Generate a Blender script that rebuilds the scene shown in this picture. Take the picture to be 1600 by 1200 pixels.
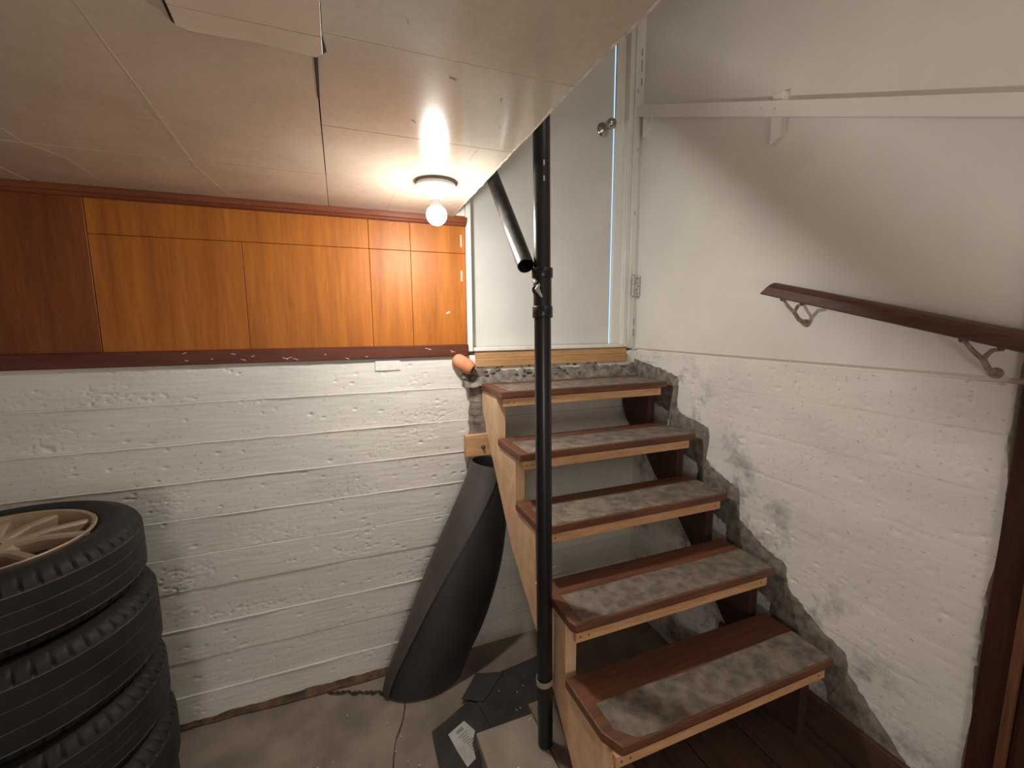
import bpy, bmesh, math, random
import numpy as np
from mathutils import Vector, Matrix

for o in list(bpy.data.objects):
    bpy.data.objects.remove(o)
random.seed(7)
scene = bpy.context.scene
COL = scene.collection

# ------------------------------------------------------------------ camera
EYE = 1.57
FPX, YAW, PITCH, ROLL = 681.58, 0.3717, 0.1381, -0.00546
fw = Vector((math.sin(YAW) * math.cos(PITCH), math.cos(YAW) * math.cos(PITCH), -math.sin(PITCH)))
rt0 = Vector((math.cos(YAW), -math.sin(YAW), 0))
up0 = rt0.cross(fw)
rt = rt0 * math.cos(ROLL) + up0 * math.sin(ROLL)
up = -rt0 * math.sin(ROLL) + up0 * math.cos(ROLL)
cd = bpy.data.cameras.new('camera')
cd.sensor_width = 36.0
cd.lens = FPX / 1600 * 36.0
cd.clip_start = 0.02
cam = bpy.data.objects.new('camera', cd)
COL.objects.link(cam)
cam.matrix_world = Matrix(((rt.x, up.x, -fw.x, 0), (rt.y, up.y, -fw.y, 0), (rt.z, up.z, -fw.z, EYE), (0, 0, 0, 1)))
scene.camera = cam

# ------------------------------------------------------------------ world: daylight outside the closed room
w = bpy.data.worlds.new('daylight')
scene.world = w
w.use_nodes = True
bg = w.node_tree.nodes['Background']
bg.inputs[0].default_value = (0.32, 0.58, 1.0, 1)
bg.inputs[1].default_value = 0.5

# ------------------------------------------------------------------ exposure and lamp light
scene.view_settings.view_transform = 'Standard'
scene.view_settings.look = 'None'
scene.view_settings.gamma = 1
scene.view_settings.use_curve_mapping = False
scene.view_settings.exposure = 1.8
scene.cycles.max_bounces = 14
scene.cycles.diffuse_bounces = 10
BULB_STRENGTH = 225.0
BULB_COLOR = (1.0, 0.97, 0.91, 1)
def lamp_light(name, loc, power, color, radius):
    l = bpy.data.lights.new(name, 'POINT'); l.energy = power; l.color = color; l.shadow_soft_size = radius
    o = bpy.data.objects.new(name, l); COL.objects.link(o); o.location = loc; return o
lamp_light('stairwell_lamp', (0.95, -1.0, 3.35), 3.2, (1.0, 0.95, 0.91), 0.15)      # hall lamp up the stairwell, behind the viewer
lamp_light('basement_lamp', (-0.35, -1.6, 0.95), 9.5, (1.0, 0.95, 0.91), 0.25)        # lamp of the room behind the viewer

# ------------------------------------------------------------------ dimensions
BACK = 1.90        # back wall plane (y)
RIGHT = 1.435      # right wall plane (x)
CEIL = 2.02
EDGE = 0.455       # ceiling edge beside the stairwell
PLAT = 0.20        # boarded platform height
DOORY = 1.955
TOP = 3.7

# ------------------------------------------------------------------ noise
def _hash(i, j, s):
    n = (i.astype(np.int64) * 374761393 + j.astype(np.int64) * 668265263 + s * 1442695041) & 0x7fffffff
    n = ((n ^ (n >> 13)) * 1274126177) & 0x7fffffff
    return ((n ^ (n >> 16)) & 0xffff) / 65535.0
def vnoise(x, y, s=0):
    x = np.asarray(x, float); y = np.asarray(y, float)
    i = np.floor(x); j = np.floor(y)
    u = x - i; v = y - j
    u = u * u * (3 - 2 * u); v = v * v * (3 - 2 * v)
    a = _hash(i, j, s); b = _hash(i + 1, j, s); c = _hash(i, j + 1, s); d = _hash(i + 1, j + 1, s)
    return (a * (1 - u) + b * u) * (1 - v) + (c * (1 - u) + d * u) * v - 0.5
def fbm(x, y, s=0, o=3):
    r = 0; a = 1.0
    for k in range(o):
        r = r + a * vnoise(x * 2 ** k, y * 2 ** k, s + k * 17); a *= 0.5
    return r

# ------------------------------------------------------------------ materials
def new_mat(name):
    m = bpy.data.materials.new(name); m.use_nodes = True
    nt = m.node_tree
    return m, nt, nt.nodes['Principled BSDF']
def N(nt, kind, **kw):
    n = nt.nodes.new(kind)
    for k, v in kw.items():
        setattr(n, k, v)
    return n
def ramp(nt, fac, stops):
    r = N(nt, 'ShaderNodeValToRGB')
    e = r.color_ramp.elements
    while len(e) < len(stops): e.new(0.5)
    for i, (p, c) in enumerate(stops):
        e[i].position = p; e[i].color = (*c, 1) if len(c) == 3 else c
    nt.links.new(fac, r.inputs[0])
    return r.outputs[0]
def noise_tex(nt, scale, stretch=(1, 1, 1), detail=4, rough=0.55, dist=0.0):
    g = N(nt, 'ShaderNodeNewGeometry')
    mp = N(nt, 'ShaderNodeMapping'); mp.inputs['Scale'].default_value = stretch
    nt.links.new(g.outputs['Position'], mp.inputs[0])
    n = N(nt, 'ShaderNodeTexNoise')
    n.inputs['Scale'].default_value = scale; n.inputs['Detail'].default_value = detail
    n.inputs['Roughness'].default_value = rough; n.inputs['Distortion'].default_value = dist
    nt.links.new(mp.outputs[0], n.inputs['Vector'])
    return n.outputs['Fac']
def mixc(nt, fac, a, b, blend='MIX'):
    n = N(nt, 'ShaderNodeMix', data_type='RGBA', blend_type=blend)
    for sock, v in ((n.inputs[0], fac), (n.inputs[6], a), (n.inputs[7], b)):
        if hasattr(v, 'is_linked'): nt.links.new(v, sock)
        elif isinstance(v, (int, float)): sock.default_value = v
        else: sock.default_value = (*v, 1)
    return n.outputs[2]
def bump(nt, b, h, strength=0.3, dist=0.002):
    n = N(nt, 'ShaderNodeBump'); n.inputs['Strength'].default_value = strength; n.inputs['Distance'].default_value = dist
    nt.links.new(h, n.inputs['Height']); nt.links.new(n.outputs[0], b.inputs['Normal'])
def simple(name, c, rough=0.6, c2=None, scale=20, stretch=(1, 1, 1), bs=0.0, metal=0.0, lo=0.35, hi=0.65, coat=0.0, bscale=None, spec=0.5):
    m, nt, b = new_mat(name)
    b.inputs['Roughness'].default_value = rough; b.inputs['Metallic'].default_value = metal
    b.inputs['Coat Weight'].default_value = coat; b.inputs['Coat Roughness'].default_value = 0.2
    b.inputs['Specular IOR Level'].default_value = spec
    c2 = c2 or tuple(v * 0.75 for v in c)
    n = noise_tex(nt, scale, stretch)
    nt.links.new(ramp(nt, n, [(lo, c2), (hi, c)]), b.inputs['Base Color'])
    if bs:
        h = n if bscale is None else noise_tex(nt, bscale, stretch)
        bump(nt, b, h, bs)
    return m

def painted_concrete(name, base, dirt, stain=False):
    m, nt, b = new_mat(name)
    b.inputs['Roughness'].default_value = 0.75
    n1 = noise_tex(nt, 3.0, (1, 1, 2.5), 6)
    col = ramp(nt, n1, [(0.3, tuple(v * 0.86 for v in base)), (0.65, base)])
    n2 = noise_tex(nt, 60, (1, 1, 1.6), 3)
    sp = ramp(nt, n2, [(0.63, (0, 0, 0)), (0.70, (1, 1, 1))])
    spf = mixc(nt, 0.55, (0, 0, 0), sp)
    col = mixc(nt, spf, col, dirt)
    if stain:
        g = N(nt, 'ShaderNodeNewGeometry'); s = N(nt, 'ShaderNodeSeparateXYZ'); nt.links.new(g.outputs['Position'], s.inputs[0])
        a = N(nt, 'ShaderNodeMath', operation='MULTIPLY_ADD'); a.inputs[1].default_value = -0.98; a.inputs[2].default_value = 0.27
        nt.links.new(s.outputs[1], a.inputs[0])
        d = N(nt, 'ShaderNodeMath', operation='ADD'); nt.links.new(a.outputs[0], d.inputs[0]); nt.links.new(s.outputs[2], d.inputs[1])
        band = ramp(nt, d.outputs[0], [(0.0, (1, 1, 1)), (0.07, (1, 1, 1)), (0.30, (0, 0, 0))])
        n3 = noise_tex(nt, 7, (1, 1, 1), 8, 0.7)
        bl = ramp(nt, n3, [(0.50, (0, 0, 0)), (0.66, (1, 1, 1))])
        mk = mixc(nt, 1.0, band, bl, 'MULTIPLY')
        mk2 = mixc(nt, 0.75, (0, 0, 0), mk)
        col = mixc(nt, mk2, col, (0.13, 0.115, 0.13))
        n4 = noise_tex(nt, 1.7, (1, 1, 1), 3)
        wash = ramp(nt, n4, [(0.5, (0, 0, 0)), (0.75, (0.25, 0.25, 0.25))])
        col = mixc(nt, wash, col, (0.45, 0.45, 0.47))
    nt.links.new(col, b.inputs['Base Color'])
    bump(nt, b, noise_tex(nt, 90, (0.5, 0.5, 2.2), 5), 0.35, 0.002)
    return m

M = {}
M['paint_back'] = painted_concrete('paint_back', (0.75, 0.72, 0.67), (0.35, 0.31, 0.27))
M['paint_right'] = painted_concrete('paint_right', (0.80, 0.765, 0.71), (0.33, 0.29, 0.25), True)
M['plaster'] = simple('plaster', (0.78, 0.745, 0.69), 0.6, (0.71, 0.675, 0.625), 2.5, bs=0.08, bscale=120)
M['door_paint'] = simple('door_paint', (0.62, 0.61, 0.575), 0.45, (0.56, 0.55, 0.515), 3, bs=0.03, bscale=60)
M['trim_paint'] = simple('trim_paint', (0.72, 0.70, 0.65), 0.5, (0.52, 0.49, 0.44), 9, (1, 1, 0.15), bs=0.15, lo=0.25, hi=0.5)
M['floor'] = simple('floor_concrete', (0.29, 0.232, 0.18), 0.8, (0.175, 0.14, 0.11), 5, bs=0.25, bscale=60)
M['cement'] = simple('rough_cement', (0.27, 0.235, 0.195), 0.9, (0.12, 0.10, 0.085), 28, bs=0.7)
M['rubble'] = simple('rubble_stone', (0.20, 0.185, 0.17), 0.9, (0.075, 0.068, 0.065), 40, bs=0.6)
M['dirt'] = simple('dirt', (0.16, 0.09, 0.045), 0.95, (0.05, 0.035, 0.025), 22, bs=0.6)
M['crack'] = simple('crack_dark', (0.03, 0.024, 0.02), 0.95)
def wood(name, c, c2, rough=0.45, stretch=(14, 14, 1), scale=3, bs=0.06, coat=0.0):
    m, nt, b = new_mat(name)
    b.inputs['Roughness'].default_value = rough
    b.inputs['Coat Weight'].default_value = coat; b.inputs['Coat Roughness'].default_value = 0.25
    b.inputs['Specular IOR Level'].default_value = 0.32
    n = noise_tex(nt, scale, stretch, 6, 0.6, 0.4)
    n2 = noise_tex(nt, scale * 5, stretch, 4, 0.6, 0.2)
    a = ramp(nt, n, [(0.32, c2), (0.68, c)])
    f = ramp(nt, n2, [(0.35, (0.80, 0.80, 0.80)), (0.65, (1, 1, 1))])
    nt.links.new(mixc(nt, 1.0, a, f, 'MULTIPLY'), b.inputs['Base Color'])
    bump(nt, b, n2, bs, 0.001)
    return m
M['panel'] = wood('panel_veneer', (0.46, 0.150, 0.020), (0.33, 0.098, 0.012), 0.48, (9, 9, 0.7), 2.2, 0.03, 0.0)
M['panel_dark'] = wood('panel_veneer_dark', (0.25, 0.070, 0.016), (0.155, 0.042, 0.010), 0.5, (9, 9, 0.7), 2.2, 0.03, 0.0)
M['brown_trim'] = wood('brown_trim', (0.15, 0.043, 0.020), (0.08, 0.024, 0.013), 0.45, (1, 12, 12), 3, 0.06)
M['top_trim'] = wood('top_trim', (0.23, 0.062, 0.025), (0.14, 0.036, 0.015), 0.42, (1, 12, 12), 3, 0.06)
M['tread'] = wood('tread_red', (0.205, 0.085, 0.046), (0.11, 0.046, 0.027), 0.45, (1, 14, 14), 4, 0.10)
M['pine'] = wood('pine', (0.82, 0.55, 0.345), (0.70, 0.45, 0.265), 0.6, (12, 1.2, 1.2), 3, 0.06)
M['batten'] = wood('batten_pine', (0.72, 0.42, 0.22), (0.52, 0.285, 0.135), 0.6, (1.2, 12, 12), 3, 0.1)
M['dark_stringer'] = wood('dark_stringer', (0.085, 0.04, 0.025), (0.045, 0.022, 0.015), 0.6, (12, 1.2, 1.2), 3)
M['plank'] = wood('plank_dark', (0.115, 0.062, 0.04), (0.06, 0.034, 0.024), 0.6, (14, 1, 14), 3, 0.1)
M['board_grey'] = simple('board_grey', (0.33, 0.28, 0.22), 0.75, (0.22, 0.18, 0.14), 6, bs=0.2, bscale=70)
M['board_brown'] = simple('board_brown', (0.21, 0.155, 0.11), 0.7, (0.12, 0.085, 0.06), 8, (4, 1, 4), bs=0.15)
M['threshold'] = wood('threshold', (0.60, 0.36, 0.17), (0.44, 0.24, 0.10), 0.6, (1.2, 12, 12), 4, 0.12)
M['handrail'] = wood('handrail', (0.135, 0.062, 0.036), (0.07, 0.032, 0.02), 0.35, (14, 1, 14), 3, 0.05, 0.3)
M['post'] = wood('post', (0.07, 0.022, 0.012), (0.035, 0.012, 0.008), 0.5, (14, 14, 1), 3, 0.1)
M['post_edge'] = wood('post_edge', (0.20, 0.085, 0.04), (0.10, 0.04, 0.02), 0.6, (14, 14, 1), 3, 0.15)
M['grip'] = simple('grip_mat', (0.225, 0.180, 0.138), 0.8, (0.105, 0.085, 0.068), 26, bs=0.6, lo=0.36, hi=0.66)
M['abs'] = simple('black_abs', (0.010, 0.0105, 0.013), 0.3, (0.007, 0.007, 0.009), 10)
M['abs_dusty'] = simple('black_abs_dusty', (0.10, 0.075, 0.05), 0.38, (0.012, 0.012, 0.014), 14, (3, 1, 1), lo=0.50, hi=0.78)
M['chip'] = simple('paint_chip', (0.72, 0.66, 0.58), 0.7)
M['strap'] = simple('strap', (0.30, 0.28, 0.22), 0.55)
M['porcelain'] = simple('porcelain', (0.80, 0.79, 0.76), 0.3, (0.74, 0.73, 0.70))
M['gasket'] = simple('gasket', (0.30, 0.26, 0.22), 0.6)
M['ink'] = simple('ink', (0.10, 0.095, 0.09), 0.7)
M['sticker'] = simple('sticker', (0.55, 0.53, 0.49), 0.55, (0.42, 0.40, 0.37), 14)
M['rubber_sheet'] = simple('rubber_sheet', (0.034, 0.030, 0.028), 0.45, (0.022, 0.020, 0.019), 7, bs=0.1, bscale=80)
M['rubber_lit'] = simple('rubber_lit', (0.085, 0.074, 0.066), 0.5, (0.045, 0.040, 0.037), 6, (1, 1, 0.4))  # lighter copy of the sheet rubber, bulb light on the flap put into its colour
M['rubber_mat'] = simple('rubber_mat', (0.042, 0.035, 0.031), 0.75, (0.022, 0.019, 0.017), 9, bs=0.3, bscale=90)
M['tyre'] = simple('tyre_rubber', (0.024, 0.020, 0.018), 0.6, (0.012, 0.0105, 0.010), 9, bs=0.15, bscale=120, spec=0.3)
M['tyre_dust'] = simple('tyre_dust', (0.20, 0.155, 0.115), 0.85, (0.10, 0.08, 0.06), 14)
M['alloy'] = simple('alloy', (0.50, 0.39, 0.28), 0.45, (0.33, 0.25, 0.175), 6, metal=0.35)
M['knob'] = simple('knob_metal', (0.50, 0.46, 0.41), 0.22, (0.40, 0.36, 0.31), 20, metal=1.0)
M['hinge'] = simple('hinge_metal', (0.66, 0.64, 0.59), 0.5, (0.36, 0.33, 0.29), 70)
M['bracket'] = simple('bracket', (0.42, 0.36, 0.28), 0.5, (0.22, 0.17, 0.12), 60, metal=0.3)
M['clay'] = simple('clay', (0.62, 0.27, 0.13), 0.8, (0.48, 0.19, 0.09), 25, bs=0.3)
M['cobweb'] = simple('cobweb', (0.80, 0.74, 0.64), 0.8)
M['screw'] = simple('screw', (0.18, 0.14, 0.10), 0.5, metal=0.5)

# ceiling board: tan, satin, with blotches
m, nt, b = new_mat('ceiling_board')
n = noise_tex(nt, 2.2, (1, 1, 1), 6, 0.65)
c = ramp(nt, n, [(0.32, (0.53, 0.445, 0.35)), (0.66, (0.67, 0.58, 0.475))])
n2 = noise_tex(nt, 70, (1, 1, 1), 3)
f = ramp(nt, n2, [(0.3, (0.92, 0.92, 0.92)), (0.7, (1, 1, 1))])
nt.links.new(mixc(nt, 1.0, c, f, 'MULTIPLY'), b.inputs['Base Color'])
b.inputs['Roughness'].default_value = 0.16
b.inputs['Specular IOR Level'].default_value = 0.5
n3 = noise_tex(nt, 9, (1, 1, 1), 3)
bump(nt, b, n3, 0.05, 0.004)
M['ceiling'] = m
M['ceiling_pale'] = simple('ceiling_pale', (0.80, 0.66, 0.53), 0.45, (0.68, 0.55, 0.43), 5)
M['tile_core'] = simple('tile_core', (0.78, 0.70, 0.58), 0.8, (0.5, 0.42, 0.33), 60)

m, nt, b = new_mat('bulb_glow')
nt.nodes.remove(b)
e = N(nt, 'ShaderNodeEmission'); e.inputs[0].default_value = BULB_COLOR; e.inputs[1].default_value = BULB_STRENGTH
nt.links.new(e.outputs[0], nt.nodes['Material Output'].inputs[0])
M['bulb'] = m
m, nt, b = new_mat('bulb_collar_glow')
nt.nodes.remove(b)
e = N(nt, 'ShaderNodeEmission'); e.inputs[0].default_value = BULB_COLOR; e.inputs[1].default_value = BULB_STRENGTH * 0.10
nt.links.new(e.outputs[0], nt.nodes['Material Output'].inputs[0])
M['bulb_collar'] = m

# ------------------------------------------------------------------ object helpers (all shapes are given in world coordinates)
def link(name, me, mat, parent=None, smooth=False, base=None):
    if isinstance(mat, (list, tuple)):
        for k in mat: me.materials.append(M[k])
    else:
        me.materials.append(M[mat])
    if smooth:
        me.polygons.foreach_set('use_smooth', [True] * len(me.polygons))
        me.set_sharp_from_angle(angle=0.7)
    o = bpy.data.objects.new(name, me)
    COL.objects.link(o)
    if parent is not None:
        p = Vector(parent.get('_b', (0, 0, 0)))
        me.transform(Matrix.Translation(-p))
        o.parent = parent
        o['_b'] = tuple(p)
    elif base is not None:
        me.transform(Matrix.Translation(-Vector(base)))
        o.location = base
        o['_b'] = tuple(base)
    else:
        o['_b'] = (0.0, 0.0, 0.0)
    return o
def tag(o, label, cat, group=None):
    o['label'] = label; o['category'] = cat
    if group: o['group'] = group
    return o
def thing(name, base, label, cat, group=None):
    o = bpy.data.objects.new(name, None); COL.objects.link(o)
    o.empty_display_size = 0.05
    o.location = base; o['_b'] = tuple(base)
    return tag(o, label, cat, group)
def structure(o):
    o['kind'] = 'structure'; return o
def root(name):
    o = bpy.data.objects.new(name, None); COL.objects.link(o); o['_b'] = (0.0, 0.0, 0.0); o['kind'] = 'structure'; return o
def py(name, v, f):
    me = bpy.data.meshes.new(name); me.from_pydata([tuple(p) for p in v], [], f); me.update(); return me
def fix(me):
    bm = bmesh.new(); bm.from_mesh(me); bmesh.ops.recalc_face_normals(bm, faces=bm.faces); bm.to_mesh(me); bm.free(); return me
def box_me(name, a, b_, bev=0.0, seg=2, rot=None, jitter=0.0):
    bm = bmesh.new()
    bmesh.ops.create_cube(bm, size=1)
    a = Vector(a); b_ = Vector(b_); c = (a + b_) / 2; s = b_ - a
    for v in bm.verts:
        v.co = Vector((v.co.x * s.x, v.co.y * s.y, v.co.z * s.z))
        if jitter: v.co += Vector((random.uniform(-1, 1), random.uniform(-1, 1), random.uniform(-1, 1))) * jitter
    if bev: bmesh.ops.bevel(bm, geom=list(bm.edges), offset=bev, segments=seg, affect='EDGES', profile=0.6)
    mt = Matrix.Translation(c)
    if rot is not None: mt = mt @ rot.to_4x4()
    bm.transform(mt)
    me = bpy.data.meshes.new(name); bm.to_mesh(me); bm.free(); return me
def prism_me(name, pts, axis, lo, hi, bev=0.0, seg=2):
    """polygon pts in the plane normal to axis, extruded from lo to hi"""
    def P(p, t):
        return {'x': (t, p[0], p[1]), 'y': (p[0], t, p[1]), 'z': (p[0], p[1], t)}[axis]
    n = len(pts)
    v = [P(p, lo) for p in pts] + [P(p, hi) for p in pts]
    f = [tuple(range(n)), tuple(range(2 * n - 1, n - 1, -1))] + [(i, (i + 1) % n, n + (i + 1) % n, n + i) for i in range(n)]
    me = fix(py(name, v, f))
    if bev:
        bm = bmesh.new(); bm.from_mesh(me)
        bmesh.ops.bevel(bm, geom=list(bm.edges), offset=bev, segments=seg, affect='EDGES', profile=0.6)
        bm.to_mesh(me); bm.free()
    return me
def frame_of(d):
    d = Vector(d).normalized()
    a = Vector((0, 0, 1)) if abs(d.z) < 0.9 else Vector((1, 0, 0))
    u = d.cross(a).normalized(); return d, u, d.cross(u).normalized()
def tube_me(name, pts, rads, seg=24, cap=True):
    pts = [Vector(p) for p in pts]
    if not isinstance(rads, (list, tuple)): rads = [rads] * len(pts)
    v = []; f = []
    _, u, w_ = frame_of(pts[-1] - pts[0])
    for i, p in enumerate(pts):
        q0 = pts[max(0, i - 1)]; q1 = pts[min(len(pts) - 1, i + 1)]
        d = (q1 - q0)
        if d.length > 1e-9:
            d.normalize(); uu = (u - d * u.dot(d))
            if uu.length > 1e-6: u = uu.normalized(); w_ = d.cross(u)
        for k in range(seg):
            a = 2 * math.pi * k / seg
            v.append(p + (u * math.cos(a) + w_ * math.sin(a)) * rads[i])
    for i in range(len(pts) - 1):
        for k in range(seg):
            a = i * seg + k; b2 = i * seg + (k + 1) % seg
            f.append((a, b2, b2 + seg, a + seg))
    if cap:
        f.append(tuple(range(seg))[::-1]); f.append(tuple(range((len(pts) - 1) * seg, len(pts) * seg)))
    return fix(py(name, v, f))
def lathe_me(name, prof, center, axis=(0, 0, 1), seg=32, closed=False):
    d, u, w_ = frame_of(axis); c = Vector(center)
    v = []; f = []; n = len(prof)
    for k in range(seg):
        a = 2 * math.pi * k / seg
        e_ = u * math.cos(a) + w_ * math.sin(a)
        for r, h in prof: v.append(c + e_ * r + d * h)
    for k in range(seg):
        k2 = (k + 1) % seg
        for i in range(n if closed else n - 1):
            j = (i + 1) % n
            f.append((k * n + i, k * n + j, k2 * n + j, k2 * n + i))
    me = py(name, v, f)
    bm = bmesh.new(); bm.from_mesh(me); bmesh.ops.remove_doubles(bm, verts=bm.verts, dist=1e-6); bmesh.ops.recalc_face_normals(bm, faces=bm.faces); bm.to_mesh(me); bm.free()
    return me
def grid_me(name, P):
    """P: (n, m, 3) array of points"""
    n, m_ = P.shape[:2]
    idx = np.arange(n * m_).reshape(n, m_)
    q = np.stack([idx[:-1, :-1], idx[1:, :-1], idx[1:, 1:], idx[:-1, 1:]], -1).reshape(-1, 4)
    me = bpy.data.meshes.new(name)
    me.vertices.add(n * m_); me.vertices.foreach_set('co', P.reshape(-1).astype(np.float32))
    me.loops.add(q.size); me.loops.foreach_set('vertex_index', q.reshape(-1).astype(np.int32))
    me.polygons.add(len(q)); me.polygons.foreach_set('loop_start', np.arange(0, q.size, 4, dtype=np.int32))
    me.polygons.foreach_set('loop_total', np.full(len(q), 4, dtype=np.int32))
    me.update(calc_edges=True); me.validate()
    return me
def B(name, a, b_, mat, parent=None, bev=0.0, seg=2, rot=None, jitter=0.0, base=None):
    return link(name, box_me(name, a, b_, bev, seg, rot, jitter), mat, parent, base=base)

# ================================================================== STRUCTURE
# ---- floor
xs = np.linspace(-2.6, 1.9, 180); ys = np.linspace(-2.4, 1.97, 175)
X, Y = np.meshgrid(xs, ys, indexing='ij')
Z = 0.006 * fbm(X * 2, Y * 2, 5) - 0.004
floor = structure(link('floor', grid_me('floor', np.stack([X, Y, Z], -1)), 'floor', smooth=True))
def crack(pts, wid, z=0.003):
    v = []; f = []
    pts2 = []
    for i in range(len(pts) - 1):
        for t in np.linspace(0, 1, 9)[:-1]:
            a = Vector((*pts[i], 0)); b2 = Vector((*pts[i + 1], 0)); pts2.append(a.lerp(b2, t))
    pts2.append(Vector((*pts[-1], 0)))
    for i, p in enumerate(pts2):
        d = (pts2[min(i + 1, len(pts2) - 1)] - pts2[max(i - 1, 0)]).normalized(); nrm = Vector((-d.y, d.x, 0))
        p = p + nrm * random.uniform(-1, 1) * wid * 0.8
        h = wid * random.uniform(0.35, 1.1) * (1 if 0 < i < len(pts2) - 1 else 0.1)
        v += [p + nrm * h + Vector((0, 0, z)), p - nrm * h + Vector((0, 0, z))]
    f = [(2 * i, 2 * i + 1, 2 * i + 3, 2 * i + 2) for i in range(len(pts2) - 1)]
    return py('crack', v, f)
link('crack', crack([(-0.15, 1.868), (-0.08, 1.83), (0.0, 1.80), (0.06, 1.775), (0.12, 1.75)], 0.009), 'crack', floor)
link('crack', crack([(0.17, 1.69), (0.15, 1.60), (0.11, 1.52), (0.085, 1.40), (0.09, 1.25)], 0.0022), 'crack', floor)

# ---- back wall: concrete courses cast in boards (each course is a part of the wall)
wall_back = root('wall_back')
lines = [1.428, 1.290, 1.138, 0.993, 0.851, 0.703, 0.562, 0.414, 0.269, 0.129, -0.02]
offs = [0.000, 0.0035, 0.0070, 0.0105, 0.0135, 0.0150, 0.0120, 0.0150, 0.0125, 0.0165]   # toward the room
rng = np.random.RandomState(3)
def course(k, z1, z0, off, x0=-2.6, x1=RIGHT + 0.02):
    nx = int((x1 - x0) / 0.0042); nz = 38
    x = np.linspace(x0, x1, nx); t = np.linspace(0, 1, nz)
    Xg, T = np.meshgrid(x, t, indexing='ij')
    ztop = z1 + 0.0022 * fbm(x * 14, x * 0 + k, 11 + k)
    zbot = z0 + 0.0022 * fbm(x * 14, x * 0 + k + 1, 12 + k)
    Zg = zbot[:, None] + (ztop - zbot)[:, None] * T
    h = off + 0.0016 * fbm(Xg * 3, Zg * 6, k * 5, 3) + 0.0009 * fbm(Xg * 14, Zg * 110, k * 7 + 2, 2)
    # honeycombed patches
    patch = np.clip(fbm(Xg * 3.2 + 7, Zg * 7 + k * 3, 40 + k, 2) * 2.6 - 0.35, 0, 1)
    pit = np.clip(vnoise(Xg * 95, Zg * 150, 60 + k) * 2 - 0.30, 0, 1)
    h = h - 0.007 * patch * pit
    # scattered pits
    for _ in range(44):
        px, pz = rng.uniform(x0, x1), rng.uniform(z0, z1); rx, rz = rng.uniform(0.003, 0.010), rng.uniform(0.0022, 0.0042)
        ix = np.searchsorted(x, [px - 0.04, px + 0.04])
        s = slice(ix[0], ix[1])
        h[s] -= 0.006 * np.exp(-(((Xg[s] - px) / rx) ** 2 + ((Zg[s] - pz) / rz) ** 2))
    # paint bead along the upper joint
    bead = np.clip(0.55 + 1.1 * vnoise(x * 5, x * 0, 80 + k), 0, 1)[:, None]
    h += 0.0050 * bead * np.exp(-((T - 0.985) / 0.035) ** 2) * (k in (1, 2, 3, 4, 7, 9))
    # chipped top edge below the wooden trim
    if k == 0:
        h -= 0.012 * np.clip(fbm(Xg * 9, Zg * 9, 91) * 2.2 - 0.15, 0, 1) * np.clip((T - 0.80) / 0.2, 0, 1)
    # close the ends of the course against the wall body
    h[:, 0] = np.minimum(h[:, 0], off - 0.004) if k in (5, 7) else h[:, 0]
    P = np.stack([Xg, BACK - h, Zg], -1)
    back0 = np.stack([x, np.full(nx, BACK + 0.03), zbot], -1)[:, None]
    back1 = np.stack([x, np.full(nx, BACK + 0.03), ztop], -1)[:, None]
    return grid_me('concrete_course', np.concatenate([back0, P, back1], 1))
for k in range(10):
    link('concrete_course', course(k, lines[k], lines[k + 1], offs[k]), 'paint_back', wall_back)
# wall body behind, upper parts around the door
B('wall_body', (-2.6, BACK + 0.02, -0.05), (RIGHT + 0.1, BACK + 0.2, 1.30), 'cement', wall_back)
B('wall_body', (-2.6, BACK + 0.016, 1.30), (0.53, BACK + 0.2, TOP), 'plaster', wall_back)
B('wall_body', (0.53, BACK + 0.02, 1.30), (RIGHT + 0.1, BACK + 0.2, 1.445), 'cement', wall_back)
B('wall_body', (1.372, BACK + 0.0, 1.445), (RIGHT + 0.1, BACK + 0.09, TOP), 'trim_paint', wall_back)
# small nailer set in the concrete
B('nailer_block', (0.127, BACK - 0.005, 1.376), (0.229, BACK + 0.02, 1.420), 'paint_back', wall_back, 0.0015)

# ---- veneer panels over the concrete (each sheet a part)
PY = BACK + 0.012
B('panel_backing', (-2.6, PY, 1.43), (0.529, PY + 0.002, 2.03), 'crack', wall_back)
def panel(x0, x1, z0, z1, mat='panel', t=0.008):
    g = 0.0007
    return B('wood_panel', (x0 + g, PY - t, z0 + g), (x1 - g, PY, z1 - g), mat, wall_back, 0.0012, 1)
ZB, ZM, ZT = 1.470, 1.872, 2.03
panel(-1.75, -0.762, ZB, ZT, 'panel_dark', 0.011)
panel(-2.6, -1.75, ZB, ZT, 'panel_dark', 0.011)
for x0, x1 in ((-0.762, -0.321), (-0.321, 0.126), (0.126, 0.291), (0.291, 0.527)):
    panel(x0, x1, ZB, ZM)
for x0, x1 in ((-0.762, 0.126), (0.126, 0.291), (0.291, 0.527)):
    panel(x0, x1, ZM, ZT)
for (x, z0, z1) in ((0.508, 1.90, 1.95), (0.508, 1.755, 1.80)):
    B('paint_chip', (x - 0.003, PY - 0.0088, z0), (x + 0.003, PY - 0.0075, z1), 'chip', wall_back, 0.0004, 1)
B('paint_chip', (0.435, PY - 0.0088, 1.615), (0.452, PY - 0.0075, 1.621), 'chip', wall_back, 0.0004, 1, Matrix.Rotation(-0.4, 3, 'Y'))
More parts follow.
